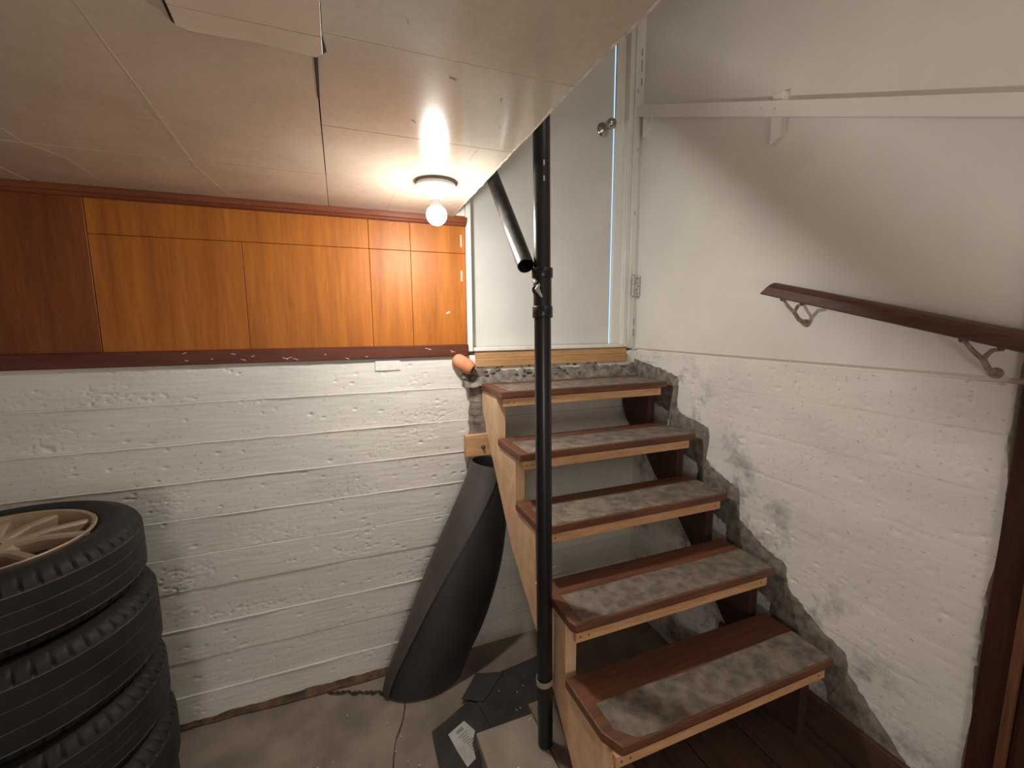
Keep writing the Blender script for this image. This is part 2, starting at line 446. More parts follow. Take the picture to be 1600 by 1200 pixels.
# skirting under the panels, moulding above
tb = structure(B('baseboard_back', (-2.6, BACK - 0.016, 1.427), (0.528, BACK + 0.012, 1.479), 'brown_trim', None, 0.005, 3))
tt = structure(link('trim_1', prism_me('trim_1', [(BACK + 0.012, 1.985), (BACK - 0.004, 1.985), (BACK - 0.009, 1.990), (BACK - 0.009, 1.996), (BACK - 0.014, 2.000), (BACK - 0.018, 2.010), (BACK - 0.018, 2.0195), (BACK + 0.012, 2.0195)], 'x', -2.6, 0.530), 'top_trim'))
# white flecks on the skirting
for i in range(16):
    x = random.uniform(-0.55, 0.5); z = random.uniform(1.432, 1.472); l = random.uniform(0.003, 0.012)
    B('paint_chip', (x - l, BACK - 0.0168, z - 0.001), (x + l, BACK - 0.0155, z + 0.001), 'chip', tb, 0, 1, Matrix.Rotation(random.uniform(-0.4, 0.4), 3, 'Y'))

# ---- door, jambs, threshold
door = root('door_1')
B('door_leaf', (0.545, DOORY, 1.462), (1.3055, DOORY + 0.012, TOP), 'door_paint', door, 0.002, 1)
dk = link('door_knob', lathe_me('door_knob', [(0, -0.090), (0.012, -0.0885), (0.020, -0.083), (0.0245, -0.074), (0.0250, -0.066), (0.022, -0.057), (0.016, -0.050), (0.0145, -0.044), (0.0145, -0.016), (0.020, -0.012), (0.030, -0.007), (0.034, 0.0), (0, 0.0)], (1.246, DOORY, 2.502), (0, 1, 0), 36), 'knob', door, True)
tr2 = structure(link('trim_2', prism_me('trim_2', [(0.529, BACK - 0.004), (0.552, BACK - 0.004), (0.556, BACK + 0.05), (0.556, DOORY + 0.05), (0.529, DOORY + 0.05)], 'z', 1.445, TOP, 0.002, 1), 'trim_paint'))
tr3 = root('trim_3')
B('door_stop', (1.3065, DOORY - 0.020, 1.462), (1.356, DOORY - 0.003, TOP), 'trim_paint', tr3, 0.002, 1)
B('jamb', (1.356, BACK - 0.002, 1.455), (1.380, DOORY + 0.05, TOP), 'trim_paint', tr3, 0.0025, 1)
B('casing', (1.380, BACK - 0.012, 1.44), (1.412, BACK + 0.03, TOP), 'trim_paint', tr3, 0.004, 2)
B('casing', (1.410, BACK - 0.004, 1.43), (RIGHT + 0.003, BACK + 0.03, TOP), 'trim_paint', tr3, 0.003, 2)
for (x, z, h) in ((1.411, 2.76, 0.05), (1.413, 2.70, 0.03), (1.4115, 2.83, 0.03), (1.396, 2.66, 0.02), (1.404, 2.40, 0.014), (1.398, 2.10, 0.018), (1.411, 1.56, 0.03), (1.4105, 1.50, 0.04)):
    B('peeled_spot', (x - 0.0016, BACK - 0.0126, z), (x + 0.0016, BACK - 0.002, z + h), 'crack', tr3, 0.0006, 1)
for z in (1.50, 1.62, 1.76, 1.93, 2.1, 2.28, 2.46):
    link('nail', lathe_me('nail', [(0, -0.0012), (0.0028, -0.0006), (0.003, 0.001)], (1.326, DOORY - 0.018, z), (0, 1, 0), 8), 'screw', tr3)
th = root('trim_4')
B('sill', (0.556, BACK - 0.012, 1.446), (1.378, DOORY + 0.03, 1.462), 'trim_paint', th, 0.003, 2)
B('threshold_board', (0.562, BACK - 0.004, 1.412), (1.378, BACK + 0.06, 1.4455), 'threshold', th, 0.003, 2)
B('threshold_board', (0.562, BACK - 0.012, 1.374), (1.381, BACK + 0.06, 1.4115), 'threshold', th, 0.004, 2)

# ---- rough cement ledge with rubble under the threshold
xs = np.linspace(0.50, RIGHT, 150); ts = np.linspace(0, 1, 24)
Xg, T = np.meshgrid(xs, ts, indexing='ij')
Yg = BACK + 0.03 - 0.075 * T; Zg = 1.384 - 0.092 * T ** 1.4
nz = fbm(Xg * 26, T * 3, 21, 4)
Zg = Zg + 0.020 * nz; Yg = Yg - 0.012 * fbm(Xg * 30, T * 4 + 9, 23, 3)
ledge = structure(link('trim_5', grid_me('trim_5', np.stack([Xg, Yg, Zg], -1)), 'cement'))
def stone(c, r, seed, mat, parent):
    bm = bmesh.new(); bmesh.ops.create_icosphere(bm, subdivisions=2, radius=1)
    rr = random.Random(seed); s = Vector((rr.uniform(0.7, 1.3), rr.uniform(0.6, 1.1), rr.uniform(0.5, 0.9)))
    for v in bm.verts:
        v.co = Vector((v.co.x * s.x, v.co.y * s.y, v.co.z * s.z)) * r * rr.uniform(0.78, 1.12)
    bm.transform(Matrix.Translation(c) @ Matrix.Rotation(rr.uniform(0, 6), 4, 'Z'))
    me = bpy.data.meshes.new('stone'); bm.to_mesh(me); bm.free()
    return link('stone', me, mat, parent)
for i in range(46):
    x = random.uniform(0.60, 1.05) if i < 34 else random.uniform(1.05, 1.37)
    t = random.uniform(0.1, 0.75)
    stone((x, BACK + 0.025 - 0.075 * t, 1.384 - 0.092 * t ** 1.4 + 0.002), random.uniform(0.005, 0.013), i, random.choice(['rubble', 'rubble', 'cement']), ledge)

# ---- dirt and gap along the foot of the back wall
xs = np.linspace(-1.2, 0.3, 260); ts = np.linspace(0, 1, 8)
Xg, T = np.meshgrid(xs, ts, indexing='ij')
wd = 0.020 + 0.016 * fbm(Xg * 5, Xg * 0, 31)
Yg = BACK - 0.010 - wd * T * 1.3
Zg = 0.030 * (1 - T) ** 1.2 + 0.014 * fbm(Xg * 16, T * 2, 33, 3) * (1 - 0.7 * T)
bb = structure(link('baseboard_back', grid_me('dirt_strip', np.stack([Xg, Yg, Zg], -1)), 'dirt'))

# ---- right wall
wall_right = root('wall_right')
YEND = 0.485
def yend(z, s=0): return YEND + 0.012 * fbm(z * 7, z * 0 + s, 55, 4) - 0.004
# plastered upper part
zs = np.linspace(1.430, TOP, 230); T = np.linspace(0, 1, 60)
Zg, Tg = np.meshgrid(zs, T, indexing='ij')
ye = yend(zs)[:, None]
Yg = ye + (BACK + 0.05 - ye) * Tg
Xg = RIGHT + 0.0018 * fbm(Yg * 2, Zg * 2, 61)
Xg[:, 0] += 0.03; 
Xg[:, 1] += 0.004
Yg[:, 1] = yend(zs) + 0.012
Xg[0, :] += 0.012
link('plaster_sheet', grid_me('plaster_sheet', np.stack([Xg, Yg, Zg], -1)[:, ::-1]), 'plaster', wall_right, True)
rl = [1.426, 1.306, 1.159, 1.006, 0.858, 0.714, 0.57, 0.43, 0.285, 0.14, -0.02]
roff = [0.001, 0.0014, 0.0010, 0.0015, 0.0012, 0.0022, 0.0016, 0.002, 0.0016, 0.002]
rng = np.random.RandomState(8)
for k in range(10):
    z1, z0 = rl[k], rl[k + 1]
    y = np.linspace(0, 1, 250); t = np.linspace(0, 1, 24)
    Yp, Tp = np.meshgrid(y, t, indexing='ij')
    zt = z1 + 0.0016 * fbm(y * 20, y * 0, 70 + k) - 0.0002; zb = z0 + 0.0016 * fbm(y * 20, y * 0, 71 + k) + 0.0002
    Zg = zb[:, None] + (zt - zb)[:, None] * Tp
    y0 = yend(Zg, 0)
    Yg = y0 + (BACK + 0.03 - y0) * Yp
    h = roff[k] + 0.0012 * fbm(Yg * 3, Zg * 6, 90 + k) + 0.0005 * fbm(Yg * 12, Zg * 90, 95 + k, 2)
    pit = np.clip(vnoise(Yg * 70, Zg * 110, 160 + k) * 2 - 0.62, 0, 1)
    h -= 0.010 * pit
    for _ in range(14):
        py_, pz = rng.uniform(0.5, 1.85), rng.uniform(z0, z1); ry, rz = rng.uniform(0.004, 0.013), rng.uniform(0.003, 0.006)
        h -= 0.005 * np.exp(-(((Yg - py_) / ry) ** 2 + ((Zg - pz) / rz) ** 2))
    edge = np.exp(-((1 - Tp) / 0.03) ** 2) + np.exp(-(Tp / 0.03) ** 2)
    h -= 0.0013 * edge * np.clip(0.35 + 2.0 * vnoise(Yg * 6, Yg * 0, 180 + k), 0, 1.2)
    P = np.stack([RIGHT - h, Yg, Zg], -1)
    P[0, :, 0] += 0.03; P[1, :, 0] += 0.006
    b0 = P[:, :1].copy(); b0[..., 0] = RIGHT + 0.03
    b1 = P[:, -1:].copy(); b1[..., 0] = RIGHT + 0.03
    link('concrete_course', grid_me('concrete_course', np.concatenate([b0, P, b1], 1)[::-1]), 'paint_right', wall_right, True)
B('wall_body', (RIGHT + 0.012, 0.40, -0.05), (RIGHT + 0.16, BACK + 0.2, TOP), 'plaster', wall_right)
B('wall_body', (RIGHT + 0.03, -2.4, -0.05), (RIGHT + 0.16, 0.41, TOP), 'plaster', wall_right)
# nailer imprint near the corner
B('nailer_block', (RIGHT - 0.004, 1.72, 1.374), (RIGHT + 0.02, 1.835, 1.412), 'paint_right', wall_right, 0.0015, 1)

# bare cement following the stair profile, drawn lower as painted shade under the treads
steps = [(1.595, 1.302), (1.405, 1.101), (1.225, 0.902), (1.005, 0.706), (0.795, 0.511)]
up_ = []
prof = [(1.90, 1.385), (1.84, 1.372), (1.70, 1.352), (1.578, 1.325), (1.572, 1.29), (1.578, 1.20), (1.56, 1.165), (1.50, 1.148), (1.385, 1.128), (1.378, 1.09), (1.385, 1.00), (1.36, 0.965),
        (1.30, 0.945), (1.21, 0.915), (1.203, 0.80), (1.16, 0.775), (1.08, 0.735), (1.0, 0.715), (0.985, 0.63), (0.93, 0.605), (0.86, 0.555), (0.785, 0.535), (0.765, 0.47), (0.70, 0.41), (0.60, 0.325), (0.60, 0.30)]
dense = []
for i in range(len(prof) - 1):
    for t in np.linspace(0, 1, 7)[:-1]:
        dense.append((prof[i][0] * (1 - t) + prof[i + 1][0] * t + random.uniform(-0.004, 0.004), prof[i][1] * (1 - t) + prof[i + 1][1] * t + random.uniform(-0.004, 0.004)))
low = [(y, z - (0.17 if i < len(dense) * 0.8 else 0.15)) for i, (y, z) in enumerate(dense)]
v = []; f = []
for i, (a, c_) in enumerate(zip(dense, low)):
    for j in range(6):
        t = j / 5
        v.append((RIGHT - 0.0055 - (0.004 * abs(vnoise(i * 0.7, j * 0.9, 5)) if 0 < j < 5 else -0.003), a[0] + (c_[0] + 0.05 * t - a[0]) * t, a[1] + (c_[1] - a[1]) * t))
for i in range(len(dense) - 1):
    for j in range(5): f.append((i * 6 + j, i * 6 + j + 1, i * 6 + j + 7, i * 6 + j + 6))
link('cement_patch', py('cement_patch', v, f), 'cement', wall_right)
# cement smear beside the top of the left stringer
v = []; f = []; n = 40
for i in range(n):
    z = 1.37 - i * (1.37 - 0.98) / (n - 1)
    x0 = 0.535 - 0.02 * (i / n) + 0.012 * float(vnoise(i * 0.5, 0.3, 3)); 
    v += [(x0, BACK - 0.0145, z), (x0 + 0.02, BACK - 0.018 - 0.004 * random.random(), z), (0.60, BACK - 0.017, z)]
for i in range(n - 1):
    for j in range(2): f.append((i * 3 + j, i * 3 + j + 1, i * 3 + j + 4, i * 3 + j + 3))
link('cement_patch', py('cement_patch', v, f), 'cement', wall_back)
bbr = structure(B('baseboard_right', (RIGHT - 0.022, 0.487, PLAT), (RIGHT - 0.003, 1.25, 0.322), 'plank', None, 0.003, 2))

# ---- boarded platform at the foot of the stairs (each plank a part)
plat = root('floor_platform')
px = [0.350, 0.560, 0.785, 0.993, 1.2, RIGHT]
for i in range(5):
    g = 0.002
    B('plank', (px[i] + g, -0.6, PLAT - 0.03), (px[i + 1] - g, 1.255 if i == 0 else 1.30, PLAT - (0 if i == 0 else 0.004)), ('board_grey', 'board_brown', 'plank', 'plank', 'plank')[i], plat, 0.002, 1)
B('joist', (0.365, -0.6, -0.02), (0.405, 1.235, PLAT - 0.03), 'board_grey', plat)
B('joist', (1.34, -0.6, -0.02), (1.38, 1.28, PLAT - 0.03), 'plank', plat)
B('joist', (0.405, 1.195, -0.02), (1.34, 1.235, PLAT - 0.03), 'plank', plat)

# ---- other walls that close the room
structure(B('wall_left', (-2.75, -2.4, -0.05), (-2.6, BACK + 0.2, CEIL + 0.1), 'plaster'))
structure(B('wall_front', (-2.75, -2.55, -0.05), (RIGHT + 0.16, -2.4, TOP), 'plaster'))
structure(B('wall_stairwell', (EDGE - 0.10, -2.4, CEIL + 0.03), (EDGE - 0.012, BACK + 0.1, TOP), 'plaster'))
# ---- ceilings
structure(B('ceiling_stairwell', (EDGE - 0.10, -2.4, TOP), (RIGHT + 0.16, BACK + 0.25, TOP + 0.1), 'plaster'))
ceil = root('ceiling')
def tile(x0, x1, y0, y1, dz=0.0, t=0.012, edge=False, gx=0.0012):
    g = 0.0012
    if edge:
        n = 26; ysn = np.linspace(y0 + g, y1 - g, n)
        pts = [(x0 + gx, y0 + g)] + [(EDGE - 0.009 + (0.022 * max(0, (yy - 0.8) / 1.0)) + 0.004 * float(vnoise(yy * 45, 0.5, 9)), yy) for yy in ysn] + [(x0 + gx, y1 - g)]
        tl = link('ceiling_tile', prism_me('ceiling_tile', pts, 'z', CEIL - dz, CEIL + t), 'ceiling', ceil)
        rim = pts[1:-1]
        link('tile_edge', prism_me('tile_edge', [(p[0] - 0.0035 - 0.002 * random.random(), p[1]) for p in rim] + [(p[0] + 0.0008, p[1]) for p in rim][::-1], 'z', CEIL - dz - 0.0006, CEIL + t - 0.001), 'tile_core', tl)
        return tl
    return B('ceiling_tile', (x0 + g, y0 + g, CEIL - dz), (x1 - gx, y1 - g, CEIL + t), 'ceiling', ceil, 0.0004, 1)
rows = [-2.4, -1.75, -1.3, -0.95, -0.6, -0.25, 0.10, 0.45, 0.802, 1.149, 1.508, BACK - 0.003]
for i in range(len(rows) - 1):
    y0, y1 = rows[i], rows[i + 1]
    if i == len(rows) - 2:
        tile(0.20, EDGE, y0, y1, 0.0, edge=True, gx=0.0002); tile(-0.0155, 0.20, y0, y1, gx=0.0002)
    elif i == len(rows) - 3:
        tile(0.36, EDGE, y0, y1, 0.0, edge=True, gx=0.0002); tile(-0.0150, 0.36, y0, y1, gx=0.0002)
    else:
        tile(-0.0145 if y0 > 0.8 else -0.002, EDGE, y0, y1, 0.0006 * (i % 2), edge=True)
    for j in range(3):
        tile(-0.015 - 0.86 * (j + 1), -0.015 - 0.86 * j, y0, y1, 0.0008 * ((i + j) % 3))
B('ceiling_backing', (-2.6, -2.4, CEIL + 0.0125), (EDGE - 0.02, BACK + 0.05, CEIL + 0.03), 'crack', ceil)
# loose board lapping over the tiles
for lp in ([(-0.20, 0.45), (-0.200, 0.792), (-0.2003, 0.8005), (-0.002, 0.8005), (0.0, 0.45)],
           [(-0.2004, 0.8025), (-0.203, 0.846), (-0.190, 0.857), (-0.10, 0.852), (-0.012, 0.861), (-0.002, 0.848), (-0.002, 0.8025)]):
    link('loose_board', prism_me('loose_board', lp, 'z', CEIL - 0.0085, CEIL - 0.002, 0.0008, 1), 'ceiling_pale', ceil)
link('gap', prism_me('gap', [(-0.200, 0.70), (-0.200, 0.792), (-0.203, 0.846), (-0.190, 0.858), (-0.165, 0.858), (-0.166, 0.864), (-0.193, 0.868), (-0.209, 0.850), (-0.205, 0.792)], 'z', CEIL - 0.0030, CEIL - 0.0012), 'crack', ceil)  # solid dark strip standing in for the shade where the board lifts
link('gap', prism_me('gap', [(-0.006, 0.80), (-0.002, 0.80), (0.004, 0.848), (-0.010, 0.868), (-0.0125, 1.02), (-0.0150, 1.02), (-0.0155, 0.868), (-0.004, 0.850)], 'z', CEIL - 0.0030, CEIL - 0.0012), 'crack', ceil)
# dark scuffs on the ceiling boards
for (x, y, l, a) in ((0.22, 0.86, 0.012, 0.3), (0.33, 0.90, 0.010, 1.2), (0.18, 1.06, 0.012, 0.9), (0.37, 1.02, 0.009, 1.5), (0.12, 0.73, 0.009, 1.3)):
    B('scuff', (x - l * 0.6, y - 0.0007, CEIL - 0.0012), (x + l * 0.6, y + 0.0007, CEIL - 0.0004), 'gasket', ceil, 0, 1, Matrix.Rotation(a, 3, 'Z'))

# ---- dark door frame where the right wall ends
fr = root('trim_6')
B('frame_post', (1.415, 0.432, -0.02), (RIGHT + 0.12, 0.484, 2.08), 'post', fr, 0.004, 2)
B('frame_edge', (1.400, 0.414, -0.02), (RIGHT + 0.12, 0.431, 2.08), 'post_edge', fr, 0.003, 2)
B('frame_post', (1.412, 0.30, -0.02), (RIGHT + 0.12, 0.413, 2.08), 'post', fr, 0.003, 2)

# ================================================================== STAIRCASE
st = thing('staircase', (0.98, 1.2, PLAT), 'open wooden staircase with red-brown treads and grey grip strips below the white door', 'staircase')
XL, XR = 0.577, 1.39
depths = [0.272, 0.242, 0.228, 0.235, 0.245]
matd = [0.20, 0.165, 0.155, 0.14, 0.135]
for i, (yf, zt) in enumerate(steps):
    d = depths[i]
    xr = XR + (0.012 if i == 4 else 0)
    if i == 4: pts = [(XL, yf + 0.055), (XL + 0.028, yf), (xr, yf), (xr, yf + d), (XL - 0.006, yf + d)]
    elif i == 3: pts = [(XL, yf + 0.02), (XL + 0.008, yf), (xr, yf), (xr, yf + d), (XL, yf + d)]
    else: pts = [(XL, yf), (xr, yf), (xr, yf + d), (XL, yf + d)]
    tr = link('tread', prism_me('tread', pts, 'z', zt - 0.028, zt, 0.004, 2), 'tread', st)
    # grey grip strip, worn edge
    x0, x1 = XL + 0.034, xr - 0.006
    y0, y1 = yf + 0.006, yf + matd[i]
    P = []; n = 60
    xx = np.linspace(x0, x1, n)
    fr_ = [(x, y0 + 0.004 * float(vnoise(x * 22, i, 3)) + (max(0.0, 0.05 - (x - x0)) * 0.9 if i == 4 else 0)) for x in xx]
    bk = [(x, y1 + 0.007 * float(vnoise(x * 9, i, 4))) for x in xx][::-1]
    link('grip_strip', prism_me('grip_strip', fr_ + bk, 'z', zt - 0.001, zt + 0.0012), 'grip', tr)
    bt = link('batten', box_me('batten', (XL + 0.012, yf + 0.005, zt - 0.062), (xr - 0.030, yf + 0.024, zt - 0.0285), 0.0025, 2), 'batten', tr)
    for sx in (XL + 0.028, XL + 0.055, xr - 0.06):
        link('screw', lathe_me('screw', [(0, -0.0015), (0.003, -0.001), (0.0035, 0.001)], (sx, yf + 0.005, zt - 0.045), (0, 1, 0), 8), 'screw', tr)
# stringers
cuts = [1.672, 1.467, 1.285, 1.062, 0.852]
def stringer(front_shift=0.0, lower=None):
    p = [(1.873, 1.273)]
    for i in range(5):
        zt = steps[i][1] - 0.029
        p.append((cuts[i] + front_shift, zt))
        if i < 4: p.append((cuts[i] + front_shift, steps[i + 1][1] - 0.029))
    p.append((cuts[4] + front_shift, PLAT + 0.001))
    return p + lower
lowL = [(0.985, PLAT + 0.001), (1.03, 0.258), (1.118, 0.358), (1.24, 0.471), (1.511, 0.690), (1.599, 0.805), (1.752, 1.006), (1.873, 1.182)]
lowR = [(1.00, PLAT + 0.001), (1.371, 0.640), (1.433, 0.705), (1.60, 0.852), (1.67, 0.93), (1.844, 1.085), (1.873, 1.150)]
link('stringer', prism_me('stringer', stringer(0, lowL), 'x', 0.584, 0.622, 0.0015, 1), 'pine', st)
link('stringer', prism_me('stringer', stringer(0, lowR), 'x', 1.348, 1.386, 0.0015, 1), 'dark_stringer', st)
# ledger block fixed to the wall beside the stringer, with a bolt
lb = tag(B('ledger_block', (0.497, BACK - 0.050, 0.970), (0.620, BACK - 0.016, 1.070), 'batten', None, 0.003, 2, base=(0.55, BACK - 0.03, 0.97)), 'short orange wood block with a bolt behind the stair side board', 'wood block')
link('bolt', lathe_me('bolt', [(0, -0.012), (0.006, -0.011), (0.007, -0.004), (0.010, -0.002), (0.010, 0)], (0.578, BACK - 0.050, 1.012), (0, 1, 0), 10), 'screw', lb)

# broken clay piece under the end of the skirting
bp = thing('clay_pipe_stub', (0.50, BACK - 0.02, 1.37), 'broken orange clay stub poking out under the brown skirting', 'clay pipe')
d0 = Vector((0.465, BACK - 0.005, 1.418)); d1 = Vector((0.533, BACK - 0.055, 1.368))
link('stub', tube_me('stub', [d0, d0.lerp(d1, 0.1), d0.lerp(d1, 0.3), d0.lerp(d1, 0.7), d0.lerp(d1, 0.92), d1], [0.020, 0.029, 0.033, 0.033, 0.030, 0.024], 14), 'clay', bp, True)
link('core', tube_me('core', [d1.lerp(d0, 0.05), d1 + (d1 - d0) * 0.02], [0.019, 0.017], 9), 'dirt', bp)
rub = thing('rubble_heap', (0.52, BACK - 0.01, 1.34), 'small grey mortar crumbs packed below the orange clay stub', 'rubble')
for i in range(9):
    stone((0.49 + random.random() * 0.07, BACK - 0.018 - random.random() * 0.012, 1.318 + random.random() * 0.045), random.uniform(0.006, 0.014), 100 + i, random.choice(['rubble', 'cement']), rub)

# ================================================================== PIPES
pipe = thing('drain_pipe', (0.556, 1.137, 0.10), 'tall upright black plastic drain pipe standing beside the stairs', 'pipe')
def pp(z): 
    t = (z - 0.25) / (2.1 - 0.25)
    return Vector((0.5525 - 0.012 * t, 1.134 + 0.022 * t, z))
link('pipe', tube_me('pipe', [pp(0.205), pp(1.0), pp(1.62)], 0.0243, 32), 'abs', pipe, True)
link('pipe', tube_me('pipe', [pp(1.60), pp(2.2), pp(3.0)], 0.0240, 32), 'abs', pipe, True)
def coupling(z0, z1, r):
    return link('coupling', tube_me('coupling', [pp(z0), pp(z0 + 0.001), pp(z1 - 0.001), pp(z1)], [r - 0.0008, r, r, r - 0.0008], 32), 'abs', pipe, True)
coupling(1.585, 1.618, 0.0292); coupling(1.697, 1.724, 0.0300)
link('fitting', tube_me('fitting', [pp(1.612), pp(1.70)], 0.0262, 32), 'abs', pipe, True)
# torn stub of the fitting with glue residue
o_ = pp(1.668); sd = Vector((-0.85, -0.35, -0.2)).normalized()
link('stub', tube_me('stub', [o_ + sd * 0.016, o_ + sd * 0.031], [0.014, 0.012], 12), 'abs', pipe, True)
link('glue_residue', tube_me('glue_residue', [o_ + sd * 0.024 + Vector((0.006, -0.006, 0.018)), o_ + sd * 0.030 + Vector((0.002, -0.006, 0.004)), o_ + sd * 0.026 + Vector((0.012, -0.012, -0.02))], [0.004, 0.007, 0.003], 8), 'chip', pipe)
link('glue_residue', tube_me('glue_residue', [o_ + Vector((-0.027, -0.004, 0.024)), o_ + Vector((-0.026, -0.012, 0.016))], [0.004, 0.005], 8), 'chip', pipe)
for z, a in ((1.96, 0.2), (2.0, -0.2)):
    q = pp(z) + Vector((-0.004, -0.0236, 0))
    B('paint_chip', q - Vector((0.0022, 0.001, 0.007)), q + Vector((0.0022, 0.001, 0.007)), 'chip', pipe, 0.0005, 1)
# clamp strap to the stringer
cs = pp(0.437)
ring = [cs + Vector((math.cos(a) * 0.0265, math.sin(a) * 0.0265, 0.006 * math.cos(a))) for a in np.linspace(math.radians(20), math.radians(340), 30)]
v = []; f = []
for p in ring:
    n_ = (p - cs); n_.z = 0; n_.normalize()
    v += [p + Vector((0, 0, -0.009)), p + Vector((0, 0, 0.009)), p + n_ * 0.002 + Vector((0, 0, 0.009)), p + n_ * 0.002 + Vector((0, 0, -0.009))]
for i in range(len(ring) - 1):
    for j in range(4): f.append((i * 4 + j, i * 4 + (j + 1) % 4, i * 4 + 4 + (j + 1) % 4, i * 4 + 4 + j))
link('strap', fix(py('strap', v, f)), 'strap', pipe)
B('strap_rod', (0.5785, 1.118, 0.42), (0.5825, 1.126, 0.66), 'strap', pipe, 0.001, 1)

br = thing('waste_pipe_stub', (0.502, 1.165, 1.73), 'slanting black plastic pipe with an open end hanging behind the upright pipe', 'pipe')
a0 = Vector((0.503, 1.176, 1.732)); a1 = Vector((0.543, 1.543, 2.058)); dd = (a1 - a0).normalized(); a2 = a1 + dd * 0.45
prof = [(0.0205, 0.08), (0.0205, 0.0), (0.0225, -0.0005), (0.0243, 0.0015), (0.0243, 0.8)]
link('pipe', lathe_me('pipe', prof, a0, dd, 32), 'abs_dusty', br, True)
link('bore', lathe_me('bore', [(0, 0.075), (0.0206, 0.076)], a0, dd, 24), 'abs', br)

# ================================================================== CEILING LAMP
LX, LY = 0.311, 1.462
lamp = thing('ceiling_lamp', (LX, LY, CEIL), 'white porcelain lampholder with a lit bare bulb on the low ceiling', 'lamp')
link('gasket', lathe_me('gasket', [(0, 0.0), (0.066, 0.0), (0.066, -0.006), (0.060, -0.008), (0, -0.008)], (LX + 0.003, LY + 0.002, CEIL), (0, 0, 1), 40), 'gasket', lamp)
link('lampholder', lathe_me('lampholder', [(0, -0.006), (0.061, -0.006), (0.064, -0.010), (0.064, -0.016), (0.060, -0.020), (0.040, -0.027), (0.026, -0.034), (0.021, -0.040), (0.0195, -0.054), (0.016, -0.055), (0, -0.05)], (LX, LY, CEIL), (0, 0, 1), 48), 'porcelain', lamp, True)
link('screw', lathe_me('screw', [(0, -0.0262), (0.005, -0.0258), (0.006, -0.022)], (LX - 0.028, LY - 0.028, CEIL), (0, 0, 1), 12), 'screw', lamp)
bulb = link('bulb', lathe_me('bulb', [(0, -0.052), (0.0155, -0.052), (0.0165, -0.058), (0.0180, -0.066), (0.0215, -0.076), (0.0266, -0.0835), (0.0266, -0.084), (0, -0.084)], (LX, LY, CEIL), (0, 0, 1), 32), 'porcelain', lamp, True)
gp = []
for a in np.linspace(0.35, math.pi / 2, 14):
    pass
zc = -0.101; R_ = 0.0325
for a in np.linspace(math.radians(-4), -math.radians(90), 18):
    gp.append((R_ * math.cos(a) if a > -1.57 else 0.0, zc + R_ * math.sin(a)))
gp[-1] = (0, zc - R_)
cp = [(R_ * math.cos(a), zc + R_ * math.sin(a)) for a in np.linspace(math.radians(34), math.radians(-4), 7)]
link('collar', lathe_me('collar', cp, (LX, LY, CEIL), (0, 0, 1), 32), 'bulb_collar', bulb, True)
link('globe', lathe_me('globe', gp, (LX, LY, CEIL), (0, 0, 1), 32), 'bulb', bulb, True)

# ================================================================== HANDRAILS
hr = thing('handrail', (1.37, 0.80, 1.55), 'dark brown wooden handrail on metal brackets fixed low on the white wall', 'handrail')
p0 = Vector((1.37, 1.085, 1.681)); p1 = Vector((1.37, 0.44, 1.517)); dd = (p1 - p0).normalized(); nn = Vector((0, -dd.z, dd.y)); 
if nn.z < 0: nn = -nn
sec = [(-0.020, -0.022), (0.020, -0.022), (0.024, -0.018), (0.024, 0.006), (0.020, 0.016), (0.010, 0.022), (-0.010, 0.022), (-0.020, 0.016), (-0.024, 0.006), (-0.024, -0.018)]
v = []; f = []; n = len(sec)
for t, sh in ((0, 1), (1, 0)):
    for x, z in sec:
        s = (p0 if t == 0 else p1) + Vector((x, 0, 0)) + nn * z
        if sh: s += dd * (z + 0.022) * 0.75 - dd * 0.022
        v.append(s)
f = [(i, (i + 1) % n, n + (i + 1) % n, n + i) for i in range(n)] + [tuple(range(n)), tuple(range(2 * n - 1, n - 1, -1))]
link('rail', fix(py('rail', v, f)), 'handrail', hr)
for yb in (1.010, 0.545):
    zb_ = p0.z + (yb - p0.y) * (dd.z / dd.y) - 0.024
    c0 = Vector((RIGHT - 0.004, yb - 0.008, zb_ - 0.072))
    wp = link('bracket', lathe_me('bracket', [(0, -0.006), (0.011, -0.005), (0.0135, 0.004)], c0, (1, 0, 0), 14), 'bracket', hr)
    link('arm', tube_me('arm', [c0 + Vector((-0.002, 0, 0)), c0 + Vector((-0.03, 0.002, 0.012)), c0 + Vector((-0.052, 0.006, 0.038))], [0.008, 0.0065, 0.006], 10), 'bracket', wp)
    for s in (-1, 1):
        e1 = c0 + Vector((-0.060, 0.008 + s * 0.034, 0.070 - s * -0.034 * 0.25))
        link('fork', tube_me('fork', [c0 + Vector((-0.050, 0.006, 0.034)), c0 + Vector((-0.056, 0.007 + s * 0.018, 0.056)), e1 + Vector((0, -s * 0.006, -0.004)), e1], [0.0055, 0.005, 0.0045, 0.0045], 8), 'bracket', wp)
        link('screw', lathe_me('screw', [(0, -0.007), (0.005, -0.006), (0.007, 0.0), (0.007, 0.004)], e1, (0, 0, 1), 10), 'screw', wp)

